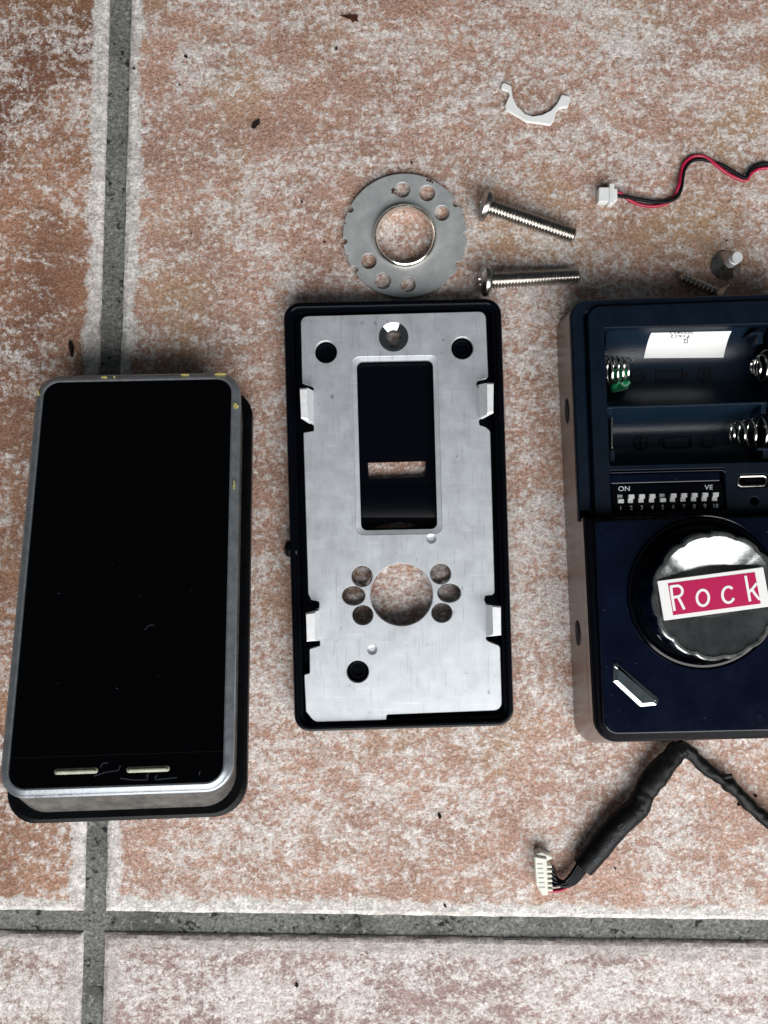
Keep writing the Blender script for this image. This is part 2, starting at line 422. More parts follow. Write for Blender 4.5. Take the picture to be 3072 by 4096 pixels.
def text(s, place, size, thick=.00006):
    """lettering as a mesh; place(u, v) puts font units (cap height = 1) on the thing"""
    cu = bpy.data.curves.new('t', 'FONT'); cu.body = s; cu.size = 1.4; cu.align_x = 'CENTER'; cu.resolution_u = 3
    o = bpy.data.objects.new('t', cu); COL.objects.link(o)
    dg = bpy.context.evaluated_depsgraph_get(); dg.update()
    me = bpy.data.meshes.new_from_object(o.evaluated_get(dg)); bpy.data.objects.remove(o); bpy.data.curves.remove(cu)
    for v in me.vertices: v.co = place(v.co.x * size, v.co.y * size)
    bm = bmesh.new(); bm.from_mesh(me)
    for fc in bm.faces:
        if fc.normal.z < 0: fc.normal_flip()
    r = bmesh.ops.extrude_face_region(bm, geom=bm.faces[:])
    for g in r['geom']:
        if isinstance(g, bmesh.types.BMVert): g.co.z += thick
    bmesh.ops.recalc_face_normals(bm, faces=bm.faces); bm.to_mesh(me); bm.free(); return me

# ------------------------------------------------------------------ the floor: grout bed and tiles
def ground():
    fl = link('floor', box(-1.1, 1.1, -1.15, 1.1, -.02, -.0016), 'grout'); fl['kind'] = 'structure'
    bm = bmesh.new(); bm.from_mesh(fl.data)
    bm.to_mesh(fl.data); bm.free()
    T = (.405, .243, .182)
    tm = {(0, 0): tile_material('tile_glaze', T, .004, .2, 0), (-1, 0): tile_material('tile_glaze_dark', (.35, .188, .122), -.05, .9, 5),
          (0, -1): tile_material('tile_glaze_mauve', (.31, .205, .185), .035, .1, 9, (.50, .455, .43)), (-1, -1): tile_material('tile_glaze_grey', (.31, .21, .19), .035, .1, 13, (.55, .51, .49))}
    O = Vector((416, 3651)); ex = Vector((4182, 58)); ey = Vector((119, -4182)); k = 4100 / 4182
    for j in (-2, -1, 0, 1, 2):
        for i in (-2, -1, 0, 1, 2):
            near = (i, j) in tm
            c0 = O + ex * i + ey * j
            q = [c0, c0 + ex * k, c0 + ex * k + ey * k, c0 + ey * k]
            w = [P(p.x, p.y) for p in q]; ux = (w[1] - w[0]).normalized(); uy = (w[3] - w[0]).normalized()
            Lx = (w[1] - w[0]).length; Ly = (w[3] - w[0]).length
            det = ux.x * uy.y - ux.y * uy.x
            def skew(l): return ((l.x * uy.y - l.y * uy.x) / det, (ux.x * l.y - ux.y * l.x) / det)
            n = 190 if near else 12
            per = []
            for (a, b) in ((0, 1), (1, 2), (2, 3), (3, 0)):
                for s in range(n):
                    per.append(w[a].lerp(w[b], s / n))
            ctr = (w[0] + w[2]) / 2
            def ring(d, z, amp, sd):
                out = []
                for p in per:
                    u, v = skew(p - w[0])
                    nn = amp * (noise.noise(Vector((p.x * 90 + sd, p.y * 90, i * 5 + j))) + .6 * noise.noise(Vector((p.x * 320 + sd, p.y * 320, 3)))) if near else 0
                    dd = d + nn
                    u2 = min(max(u, dd), Lx - dd); v2 = min(max(v, dd), Ly - dd)
                    zz = z + (noise.noise(Vector((p.x * 140, p.y * 140, 9))) * .00022 if near and amp else 0)
                    out.append(w[0] + ux * u2 + uy * v2 + Vector((0, 0, zz)))
                return out
            rings = [ring(0, -.006, 0, 0), ring(.0002, -.0011, .00042, 1), ring(.0008, -.00035, .00042, 2), ring(.0022, 0, 0, 3)]
            me = loft(rings, False, True)
            uvl = me.uv_layers.new(name='tile')
            for lp in me.loops:
                l = me.vertices[lp.vertex_index].co - w[0]
                uvl.data[lp.index].uv = skew(l)
            t = link('tile', me, tm.get((i, j)) or tm[(0, 0) if i >= 0 else (-1, 0)], smooth=40)
            t.parent = fl
ground()

# ------------------------------------------------------------------ left: tilted touch panel unit
def touch_panel():
    a, b, c = math.radians(-15.31), math.radians(1.674), math.radians(1.434)
    Rm = Matrix.Rotation(c, 3, 'Z') @ Matrix.Rotation(b, 3, 'Y') @ Matrix.Rotation(a, 3, 'X')
    zc = .0385; s = (H - zc) / (H - .035)
    T = Vector((-.08848 * s, -.01951 * s, zc)); w, l = .07464 * s, .14743 * s
    Ri = Rm.transposed(); C = Vector((0, 0, H))
    def loc(px, py, z):
        d = Ri @ Vector(((px - 1536) / F, -(py - 2048) / F, -1)); o = Ri @ (C - T)
        k = (z - o.z) / d.z; q = o + d * k; return Vector((q.x, q.y, z))
    root = thing('touch_panel', 'grey metal lock panel with black glass front and worn bezel, propped up at one end', 'lock panel')
    root.matrix_world = Matrix.Translation(T) @ Rm.to_4x4(); root['_local'] = 1
    def rr(x0, x1, y0, y1, r): return round_poly([(x0, y1), (x1, y1), (x1, y0), (x0, y0)], r, 8)
    t = .0185
    bl = loc(*r9(66, 690), -t); br = loc(*r9(1572, 665), -t); tr = loc(*r1(1128, 240), -t)
    bx0, bx1, by0 = bl.x, max(br.x, tr.x) - .0004, (bl.y + br.y) / 2
    fo = lambda d, r: rr(-w / 2 + d, w / 2 - d, -l / 2 + d, l / 2 - d, max(.001, r - d))
    R0 = .0085
    base = lambda d: rr(bx0 + d, bx1 - d, by0 + d, l / 2 - .001 - d, R0 + .002)
    # black gasket plate
    link('base_gasket', loft([up(base(.0012), -t), up(base(0), -t + .001), up(base(0), -t + .0042), up(base(.0012), -t + .005)]), 'rubber', root)
    wl = lambda k, z: up([p * (1 - k) + q * k for p, q in zip(base(.0034), fo(0, R0))], z)
    link('body', loft([wl(.0, -t + .0049), wl(.15, -t + .0065), wl(.95, -.0040), wl(1, -.0028)]), 'bodymetal', root)
    bz = link('bezel', loft([up(fo(.0000, R0), -.0029), up(fo(-.0002, R0), -.0022), up(fo(.0000, R0), -.0014), up(fo(.0006, R0), -.00092), up(fo(.0009, R0), -.00085), up(fo(.0016, R0), -.0004), up(fo(.0024, R0), 0), up(fo(.0029, R0), -.0001), up(fo(.0030, R0), -.0009)], True, True), 'bezel', root, 25)
    g = loc(*r1(500, 1792), -.0004).y
    gx0, gx1, gy0, gy1 = -w / 2 + .0031, w / 2 - .0031, -l / 2 + .0031, l / 2 - .0031
    sc = round_poly([(gx0, gy1), (gx1, gy1), (gx1, g + .00006), (gx0, g + .00006)], [R0 - .003, R0 - .003, .0002, .0002], 8)
    st = round_poly([(gx0, g - .00006), (gx1, g - .00006), (gx1, gy0), (gx0, gy0)], [.0002, .0002, R0 - .003, R0 - .003], 8)
    link('glass_screen', loft([up(sc, -.0012), up(sc, -.0005), up(inset(sc, .0001), -.0004)]), 'glass', root)
    link('glass_strip', loft([up(st, -.0012), up(st, -.0005), up(inset(st, .0001), -.00042)]), 'glass', root)
    for (x0, y0, x1, y1) in ((345, 350, 627, 398), (806, 338, 1084, 386)):
        p0 = loc(*r9(x0, y1), -.0003); p1 = loc(*r9(x1, y0), -.0003)
        q = round_poly([(p0.x, p1.y), (p1.x, p1.y), (p1.x, p0.y), (p0.x, p0.y)], (p1.y - p0.y) / 2 * .98, 6)
        link('indicator_slot', loft([up(q, -.0008), up(q, -.0002), up(inset(q, .0011), .00055)]), 'slot', root)
    for x, y, dx, dy in ((168, 188, 6, 12), (460, 121, 15, 5), (972, 106, 24, 5), (1042, 246, 11, 16), (1036, 596, 5, 18), (506, 119, 5, 5), (820, 109, 18, 3)):
        p = loc(*r1(x, y), -.0001); k = .9038 * (H - zc) / F
        pts = [Vector((p.x + dx * k * math.cos(q) * random.uniform(.6, 1.2), p.y + dy * k * math.sin(q) * random.uniform(.6, 1.2))) for q in [i * .7 for i in range(9)]]
        link('glue_flake', loft([up(pts, -.0012), up(pts, .00012)]), 'glue', root)
    # scratches in the strip and on the glass
    for pl in ([(640, 350), (655, 325), (690, 322)], [(600, 405), (680, 380), (755, 370), (768, 340)], [(765, 420), (860, 432), (940, 430)], [(930, 408), (950, 380), (938, 430)], [(990, 430), (1060, 422), (1130, 415)], [(985, 420), (1005, 400)], [(1270, 400), (1276, 375)]):
        v, f = ribbon([r9(*p) for p in pl], 5)
        me = mesh([loc(p.x, p.y, -.0004) for p in v], f)
        link('scratch', me, 'smear', root, 0)
    for pl in ([(640, 1240), (660, 1218), (682, 1218)], [(255, 1080), (265, 1076)], [(512, 1496), (522, 1500)]):
        v, f = ribbon([r1(*p) for p in pl], 4); link('scratch', mesh([loc(p.x, p.y, -.00038) for p in v], f), 'smear', root, 0)
    # spindle housing on the back: what the raised end leans on
    n = Rm @ Vector((0, 0, 1)); foot = T + Rm @ Vector((.004, -.045, -t + .001)); L = foot.z / n.z
    me = lathe((.004, -.045, -t + .001), (.004, -.045, -t - 1), [(0, .013), (L * .55, .013), (L * .6, .009), (L - .0038, .009), (L - .0022, .007)], 28)
    link('spindle_housing', me, 'black', root)
touch_panel()

# ------------------------------------------------------------------ middle: black tray with stamped metal plate
def back_cover():
    zr, zp = .0096, .0076
    o = P(1600, 2080, 0)
    root = thing('mounting_cover', 'black plastic tray holding a scratched silver stamped mounting plate with holes', 'lock cover', o)
    q = [P(*r2(52, 97), zr), P(*r2(1503, 67), zr), P(*r3(1590, 1418), zr), P(*r3(128, 1462), zr)]
    outer = round_poly(q, .0062, 8)
    # holes shared by plate and tray floor
    big = (840, 545, 207)
    small = [(577, 423, 69, 70), (521, 552, 77, 64), (582, 680, 69, 66), (1099, 407, 69, 68), (1156, 534, 78, 63), (1107, 665, 69, 65)]
    def through(z, grow=0):
        hs = [pc(r3, *big, z, 56)]
        return hs
    # plate outline, clockwise from its top left corner
    A = lambda L_: [r2(*p) for p in L_]; B = lambda L_: [r3(*p) for p in L_]
    out = A([(170, 190), (1398, 157), (1415, 602), (1345, 618), (1336, 640), (1345, 664), (1368, 672), (1366, 680), (1368, 865), (1352, 884), (1358, 914), (1400, 926), (1428, 952)]) + \
        B([(1458, 545), (1395, 552), (1390, 580), (1400, 604), (1425, 612), (1428, 815), (1402, 822), (1400, 846), (1420, 858), (1494, 884), (1507, 1312), (742, 1342), (738, 1378), (262, 1392), (205, 1320), (193, 1075), (230, 1066), (228, 905), (298, 888), (298, 850), (275, 842), (268, 642), (292, 632), (292, 592), (240, 580), (220, 540)]) + \
        A([(188, 962), (258, 952), (256, 915), (238, 902), (236, 700), (252, 690), (256, 664), (222, 650), (180, 635)])
    rad = [.0028, .0028] + [.0012] * (len(out) - 2)
    rad = []
    for i in range(len(out)):
        rad.append(.0006)
    for i in (0, 1): rad[i] = .0026
    for i in (2, 12, 13, 22): rad[i] = .0015
    rad[23] = .003; rad[26] = .0035
    ow = [P(x, y, zp) for x, y in out]
    po = round_poly(ow, rad, 4)
    csk = (787, 328)
    win = lambda z: round_poly(W(r2, [(512, 462), (1078, 452), (1108, 1632), (541, 1642)], z), .0028, 6)
    win_in = lambda z: round_poly(W(r2, [(541, 491), (1048, 481), (1078, 1602), (571, 1613)], z), .0024, 6)
    holes = [win(zp), pc(r2, *csk, 96, zp), pc(r2, 338, 428, 73, zp), pc(r2, 1243, 402, 73, zp), pc(r3, 549, 1056, 73, zp),
             pc(r3, 1037, 172, 32, zp, 20), pc(r3, 645, 910, 32, zp, 20), pc(r3, *big, zp, 56)] + [pc(r3, x, y, rx, zp, 28, ry) for x, y, rx, ry in small]
    pl = link('plate', solid([po] + holes, zp - .0022, zp, .00022, 1), 'plate', root)
    pl['label'] = 'scratched silver stamped metal plate'
    # sloped lip round the window
    a_, b_ = win(zp), win_in(zp - .0006)
    me = loft([up(a_, zp - .0016), up(a_, zp - .00015), up(b_, zp - .00052), up(b_, zp - .0024)], False, False)
    link('window_lip', me, 'plate', root, 20)
    # countersunk hole at the top
    c0, c1 = pc(r2, *csk, 97, zp), pc(r2, csk[0], csk[1] + 5, 53, zp - .0014)
    link('countersink', loft([up(c0, zp - .001), up(c0, zp + .0001), up(c1, zp - .0016), up(c1, .0012)], False, False), 'csk', root, 25)
    for x, y in ((1037, 172), (645, 910)):
        d0, d1 = pc(r3, x, y, 32.5, zp, 20), pc(r3, x, y, 14, zp, 20)
        link('dimple', loft([up(d0, zp - .0008), up(d0, zp - .0001), up(d1, zp - .0009)], False, True), 'plate', root)
    # bent tabs
    def tab(fn, lo, hi, zt=.0148):
        r0 = W(fn, lo, zp - .0016); r1_ = W(fn, hi, zt)
        mid = [p.lerp(q, .5) for p, q in zip(r0, r1_)]
        cx = sum((p for p in r1_), Vector()) / 4
        top = [p + (cx - p) * .10 for p in r1_]
        link('tab', loft([r0, mid, [p - Vector((0, 0, .0005)) for p in r1_], top]), 'palemetal', root, 30)
    tab(r2, [(228, 690), (262, 690), (264, 905), (230, 905)], [(163, 668), (214, 664), (222, 880), (172, 868)])
    tab(r2, [(1340, 648), (1376, 655), (1378, 872), (1345, 875)], [(1405, 632), (1452, 632), (1450, 832), (1408, 840)])
    tab(r3, [(262, 648), (300, 645), (304, 850), (266, 850)], [(204, 668), (266, 660), (268, 850), (210, 858)])
    tab(r3, [(1392, 612), (1426, 612), (1426, 822), (1395, 825)], [(1440, 618), (1500, 622), (1502, 815), (1446, 812)])
    # tray: floor with openings, then the wall round it
    zf = .0030
    slot = W(r2, [(617, 1163), (1000, 1152), (997, 1256), (622, 1272)], zf)
    cres = W(r2, [(620, 1600), (690, 1578), (760, 1562), (830, 1555), (900, 1562), (965, 1580), (900, 1592), (760, 1600)], zf)
    fl = [inset(outer, .0012), slot, cres, pc(r2, csk[0], csk[1] + 8, 50, zf), pc(r3, big[0], big[1], 222, zf, 56)] + [pc(r3, x, y, rx * .97, zf, 28, ry * .97) for x, y, rx, ry in small]
    link('tray_floor', solid(fl, .0008, zf, .0003, 1), 'black', root)
    wi = inset(outer, .0030)
    def walls():
        prof = [(.0006, .0), (0, .0006), (0, zr - .0012), (.0004, zr - .0003), (.0011, zr), (.0018, zr), (.0022, zr - .0004), (.0023, zr - .002), (.0034, zr - .0021), (.0036, zr - .0026), (.0036, .0010), (.0016, .0009)]
        return loft([up(inset(outer, d), z) for d, z in prof], False, False)
    link('tray_wall', walls(), 'black', root, 40)
    # half round hump under the window, bosses under the round holes
    hx0, hx1 = P(*r2(565, 1300), .005).x, P(*r2(1068, 1300), .005).x; yc = P(*r2(800, 1450), .005).y
    hump = [[Vector((x, yc + .0078 * math.cos(t), .0041 + .0026 * math.sin(t))) for t in [math.pi * k / 14 for k in range(15)]] for x in (hx0, hx1)]
    ys0 = P(*r2(800, 1285), .005).y; ys1 = P(*r2(800, 1540), .005).y
    hump = [[Vector((x, ys0 + (ys1 - ys0) * k / 14, .0028 + .0012 * math.sin(math.pi * k / 14))) for k in range(15)] for x in (hx0, hx1)]
    link('tray_hump', loft(hump, True, True, True), 'black', root, 40)
    for fn, x, y in ((r2, 338, 428), (r2, 1243, 402), (r3, 549, 1056)):
        p = P(*fn(x, y), zp); p2 = (p.x, p.y, zf - .0002)
        link('screw_boss', lathe(p2, (p.x, p.y, 1), [(0, .0033), (.003, .0033), (.0032, .0030), (.0032, .0021), (.0022, .0019), (.0022, .0002)], 24), 'black', root)
    p = P(*r3(98, 240), .007)
    link('side_peg', lathe((p.x + .003, p.y, .006), (p.x - 1, p.y, .006), [(0, .0034), (.0028, .0034), (.0044, .0030), (.0052, .0015)], 20), 'black', root)
back_cover()

# ------------------------------------------------------------------ grey notched disc
def disc():
    o = P(*r6(482, 516), 0); root = thing('notched_disc', 'dull grey metal disc with large centre hole, six small holes and notched rim', 'metal disc', o)
    z0, z1 = .0004, .0022
    c = P(*r6(482, 516), z1); k = .663 * (H - z1) / F; R = 374 * k
    nt = [((152, 358), 22), ((118, 548), 20), ((178, 722), 24), ((118, 640), 8), ((128, 440), 8), ((788, 325), 24), ((843, 508), 18), ((848, 430), 9), ((808, 690), 20), ((845, 600), 8), ((760, 770), 9)]
    pts = []
    for i in range(420):
        a = 2 * math.pi * i / 420; p = Vector((c.x + R * math.cos(a), c.y + R * math.sin(a)))
        for (nx, ny), nr in nt:
            q = P(*r6(nx, ny), z1); q = Vector((q.x, q.y)); u = (q - Vector(c[:2])).normalized()
            q = Vector(c[:2]) + u * (R - nr * k * .25)
            d = (p - q).length
            if d < nr * k:
                e = (p - Vector(c[:2])).normalized(); m = (q - Vector(c[:2]))
                pe = m.dot(e); perp2 = m.length_squared - pe * pe
                p = Vector(c[:2]) + e * (pe - math.sqrt(max(0, (nr * k) ** 2 - perp2)))
        pts.append(p)
    hs = [pc(r6, x, y, r, z1, 28) for x, y, r in ((468, 240, 46), (617, 260, 48), (705, 380, 46), (264, 670, 47), (349, 790, 49), (502, 813, 46))]
    ci = circle(c.x, c.y - .0004, 184 * k, 64)
    link('plate', solid([pts, ci] + hs, z0, z1, .00012, 1), 'discmetal', root, 30)
    cc = lambda r: circle(c.x, c.y - .0004, r * k, 64)
    link('collar', loft([up(cc(194), z1 - .0002), up(cc(192), z1 + .0010), up(cc(186), z1 + .0020), up(cc(176), z1 + .0024), up(cc(168), z1 + .0018), up(cc(163), .0002), up(cc(185), .0003)], False, False), 'wire', root, 40)
    for x, y, s in ((412, 240, 12), (408, 258, 8), (424, 262, 7), (618, 182, 8), (635, 186, 10), (648, 196, 7)):
        p = P(*r6(x, y), z1)
        q = [Vector((p.x + s * k * random.uniform(.5, 1.2) * math.cos(t), p.y + s * k * random.uniform(.5, 1.2) * math.sin(t))) for t in [j * .63 for j in range(10)]]
        link('rust_fleck', loft([up(q, z1 - .0001), up(q, z1 + .00012)]), 'rust', root, 0)
disc()

# ------------------------------------------------------------------ screws
def thread(r, length, pitch, depth, d0=0.0):
    pr = []; x = d0
    while x < d0 + length - pitch:
        pr += [(x, r - depth), (x + pitch * .35, r), (x + pitch * .55, r), (x + pitch * .9, r - depth)]; x += pitch
    pr += [(d0 + length - pitch * .5, r - depth), (d0 + length, r - depth * 1.6)]
    return pr
def bolt(label, head, tip):
    hd = P(*r6(*head), .0052); tp = P(*r6(*tip), .0026)
    hr = .0060; sr = .0031
    hd.z = hr; tp.z = sr
    root = thing('machine_screw', label, 'screw', (hd.x, hd.y, 0), 'long screws beside the disc')
    L = (tp - hd).length
    a = hd - (tp - hd).normalized() * .0018
    link('head', lathe(a, tp, [(.0014, .0001), (.0014, .0022), (.0002, .0024), (0, .0034), (.0006, .0046), (.0016, hr), (.0030, hr), (.0038, hr - .0006), (.0040, .0024)], 36), 'steel', root, 40)
    link('shank', lathe(hd + (tp - hd).normalized() * .0018, tp, thread(sr, L - .0018, .00125, .0006), 28), 'steel', root, 25)
bolt('long steel machine screw lying slanted, pointing away from the black tray', (958, 337), (1502, 520))
bolt('long steel machine screw lying level, just above the black tray corner', (958, 792), (1528, 763))
def standing_screw():
    p = P(*rs(1060, 398), .0); 
    root = thing('countersunk_screw', 'countersunk steel screw standing upright on its head', 'screw', (p.x, p.y, 0))
    link('head', lathe((p.x, p.y, 0), (p.x, p.y, 1), [(0, .0054), (.0003, .0057), (.0008, .0057), (.0036, .0025), (.0042, .0022)], 40), 'steel', root, 25)
    link('shank', lathe((p.x, p.y, .004), (p.x, p.y, 1), [(0, .0022), (.0040, .0021), (.0042, .0018), (.0052, .0018), (.0054, .0021), (.0062, .0021), (.0065, .0019)], 28), 'palemetal', root, 40)  # pale metal puts the bright glint on shank and tip into the colour
standing_screw()
def short_screw():
    a = P(*rs(425, 545), .0026); b = P(*rs(905, 785), .0026); a.z = .0022; b.z = .0044
    d = (b - a); L = d.length; root = thing('short_screw', 'short dark threaded screw lying against the black lock box', 'screw', (a.x, a.y, 0))
    link('shank', lathe(a, b, [(0, .0010), (.0006, .0017)] + thread(.0021, L - .0004, .0017, .0005, .0007), 20), 'steel', root, 30)
    link('head', lathe(a, b, [(L, .0020), (L + .0022, .0042), (L + .0028, .0042), (L + .003, .0036)], 28), 'steeldark', root, 30)
short_screw()

# ------------------------------------------------------------------ white clip
def clip():
    pts = [(157, 108), (207, 132), (208, 152), (214, 195), (240, 247), (285, 290), (327, 303), (380, 295), (430, 270), (465, 232), (484, 196), (489, 180), (546, 192), (527, 252), (500, 253), (478, 258), (462, 277), (447, 328), (428, 353), (370, 343), (290, 333), (240, 303), (177, 267), (171, 242), (184, 210), (196, 184), (190, 163), (147, 146)]
    z = .0014
    w = round_poly(W(r8, pts, z), .0009, 3)
    me = solid([w], 0, z, .0003, 2)
    c = P(*r8(330, 300)); me.transform(Matrix.Translation((-c.x, -c.y, 0)))
    o = link('plastic_clip', me, 'white'); o.location = (c.x, c.y, 0)
    tag(o, 'small white plastic crescent clip lying alone on the tile', 'plastic clip')
clip()

# ------------------------------------------------------------------ red and black wire lead with white plug
def lead():
    o = P(*r8(755, 745), 0); root = thing('wire_lead', 'thin twisted red and black wire lead with a small white plug', 'wire lead', o)
    red = [(800, 733), (830, 745), (870, 775), (930, 804), (1010, 814), (1085, 797), (1130, 755), (1155, 690), (1165, 620), (1185, 570), (1230, 534), (1280, 529), (1325, 547), (1380, 592), (1450, 640), (1530, 668), (1560, 632), (1600, 606), (1659, 597), (1720, 600), (1790, 640)]
    blk = [(800, 752), (860, 762), (930, 775), (1010, 788), (1090, 788), (1143, 763), (1168, 715), (1177, 650), (1190, 600), (1225, 560), (1280, 549), (1335, 560), (1400, 582), (1470, 622), (1530, 654), (1558, 612), (1600, 581), (1659, 573), (1720, 590), (1790, 655)]
    zr = [.0022, .0019, .0009, .0007, .0007, .0007, .0009, .0022, .0009, .0008, .0009, .0009, .0012, .0012, .0007, .0007, .0008, .0008, .0008, .0008, .0008]
    zb = [.0022, .0022, .0019, .0015, .0018, .0021, .0021, .0010, .0008, .0008, .0009, .0009, .0016, .0018, .0020, .0016, .0009, .0009, .0009, .0009]
    for nm, pts, zz, m in (('red_wire', red, zr, 'redwire'), ('black_wire', blk, zb, 'blackmatte')):
        link(nm, tube(smooth_path([P(*r8(x, y), z) for (x, y), z in zip(pts, zz)], 8), .00066, 10), m, root, 60)
    a = P(*r8(702, 706), .004); b = P(*r8(772, 786), .004); c = P(*r8(772, 686), .004); d = P(*r8(808, 798), .004)
    pg = link('plug', box(a.x, b.x, b.y, a.y, 0, .0040, .0003), 'white', root)
    link('plug_flange', box(c.x - .0008, c.x + .0012, d.y, c.y, 0, .0043, .0003), 'white', root)
    link('plug_collar', box(c.x + .0010, d.x, d.y + .0014, c.y - .0018, 0, .0038, .0003), 'white', root)
lead()

# ------------------------------------------------------------------ black sleeved cable with six-pin plug
def harness():
    o = P(*r7(700, 650), 0); root = thing('sleeved_cable', 'bent cable in black heat-shrink sleeve ending in a white six-pin plug', 'cable', o)
    def pth(pts, per=8): return smooth_path([P(*r7(x, y), z) for x, y, z in pts], per)
    k = .6462 * .0000950
    s1 = [(512, 882, .0046), (600, 780, .0048), (700, 655, .0048), (800, 560, .0048), (872, 500, .0046)]
    link('sleeve', tube(pth(s1), lambda t: (72 + 4 * math.sin(3 * t)) * k, 20, .72, .00035, 3, True), 'rubber', root, 50)
    s2 = [(800, 575, .0046), (865, 490, .0050), (905, 400, .0052), (980, 300, .0052), (1060, 205, .0050), (1118, 140, .0046)]
    link('sleeve', tube(pth(s2), lambda t: (62 + 14 * math.sin(math.pi * t) + 4 * math.sin(14 * t)) * k, 20, .68, .0006, 8, True), 'rubber', root, 50)
    s3 = [(1105, 160, .0046), (1138, 140, .0048), (1180, 175, .0044), (1240, 235, .0036), (1320, 300, .0034), (1400, 350, .0034), (1470, 415, .0034), (1560, 510, .0034), (1640, 580, .0034), (1760, 680, .0034), (1860, 800, .0034)]
    link('taped_cable', tube(pth(s3), lambda t: (40 + 18 * max(0, 1 - t * 8) + 7 * math.exp(-((t - .52) / .05) ** 2) + 1.5 * math.sin(40 * t)) * k, 16, .85, .0005, 15), 'rubber', root, 50)
    link('tape_end', tube([P(*r7(1385, 330), .005), P(*r7(1415, 318), .0058), P(*r7(1440, 312), .006)], .0009, 6, .3), 'rubber', root)
    # ring wrinkles where the sleeves overlap
    for x, y in ((862, 512), (880, 530)):
        link('sleeve_wrinkle', tube([P(*r7(x - 38, y - 42), .0068), P(*r7(x, y), .0076), P(*r7(x + 30, y + 26), .006)], .0005, 6), 'rubber', root)
    # printing along the sleeve, too worn to read as more than single marks
    for tx, cx, cy in (('RK', 612, 838), ('AWG', 690, 748), ('RC', 765, 668)):
        u_ = Vector((.70, -.71)); n_ = Vector((.71, .70))
        def tpl(u, v, cx=cx, cy=cy):
            q = Vector((cx, cy)) + u_ * (u * 30) - n_ * (v * 26)
            off = 22 - v * 26
            return P(*r7(q.x, q.y), .0084 - .0012 * max(0, off / 40) ** 2)
        link('sleeve_print', text(tx, tpl, 1.0), 'greyprint', root, 0)
    def on(cx, cy, ang, sc):
        ca, sa = math.cos(ang), math.sin(ang)
        def f(u, v):
            x = cx + (u * ca - v * sa) * sc; y = cy - (u * sa + v * ca) * sc
            p = P(*r7(x, y), .0074); return Vector((p.x, p.y, .0070))
        return f
    # wires from sleeve to plug
    ends = [(300, 872), (302, 898), (306, 924), (308, 950), (310, 976)]
    for i, (ex, ey) in enumerate(ends):
        s = i - 2
        pts = [(ex - 4, ey, .0034), (ex + 24, ey + 12 + i, .0034), (340 + 6 * i, 938 + 12 * i, .0030 + .0003 * s), (395 + 3 * s, 985 + 7 * s, .0034 + .0004 * (i % 2)), (450 + 9 * s, 955 + 9 * s, .0038 - .0003 * s), (500 + 12 * s, 890 + 10 * s, .0042), (525 + 10 * s, 860 + 10 * s, .0044)]
        link('wire', tube(pth(pts), .00078, 8), 'black', root, 60)
    link('red_wire', tube(pth([(300, 1024, .0030), (335, 1026, .0030), (375, 1020, .0030), (410, 1006, .0026), (450, 975, .0030), (490, 920, .0038)]), lambda t: .00085 - .0002 * t, 8), 'redwire', root, 60)
    # plug
    zt = .0062
    body = [(212, 812), (300, 826), (308, 1046), (262, 1050), (224, 985)]
    top = [P(*r7(x, y), zt) for x, y in [(212, 812), (292, 826), (300, 1056), (262, 1058), (222, 985)]]
    bot = [Vector((p.x * .985 + .0012, p.y, 0)) for p in top]
    rt = round_poly(top, .0004, 3); rb = [Vector((p.x + .0008, p.y)) for p in rt]
    plug = link('plug', loft([up(rb, 0), up(inset(rt, 0), zt - .0005), up(inset(rt, .0004), zt)]), 'connector', root, 30)
    e = [P(*r7(x, y), .0052) for x, y in [(224, 800), (258, 790), (326, 826), (292, 840)]]
    link('plug_end', loft([[Vector((p.x, p.y, 0)) for p in e], e]), 'connector', root)
    for i in range(6):
        y = 860 + 29 * i
        c = P(*r7(246 + 3.0 * i, y), zt)
        link('pin_slot', box(c.x - .0011, c.x + .0011, c.y - .00025, c.y + .00025, zt - .0003, zt + .00006), 'greyplastic', root, 0)
        c = P(*r7(304 + 1.0 * i, y + 14), .005)
        link('plug_rib', box(c.x - .0012, c.x + .0009, c.y - .0004, c.y + .0004, .001, .0056, .0001), 'connector', root)
harness()

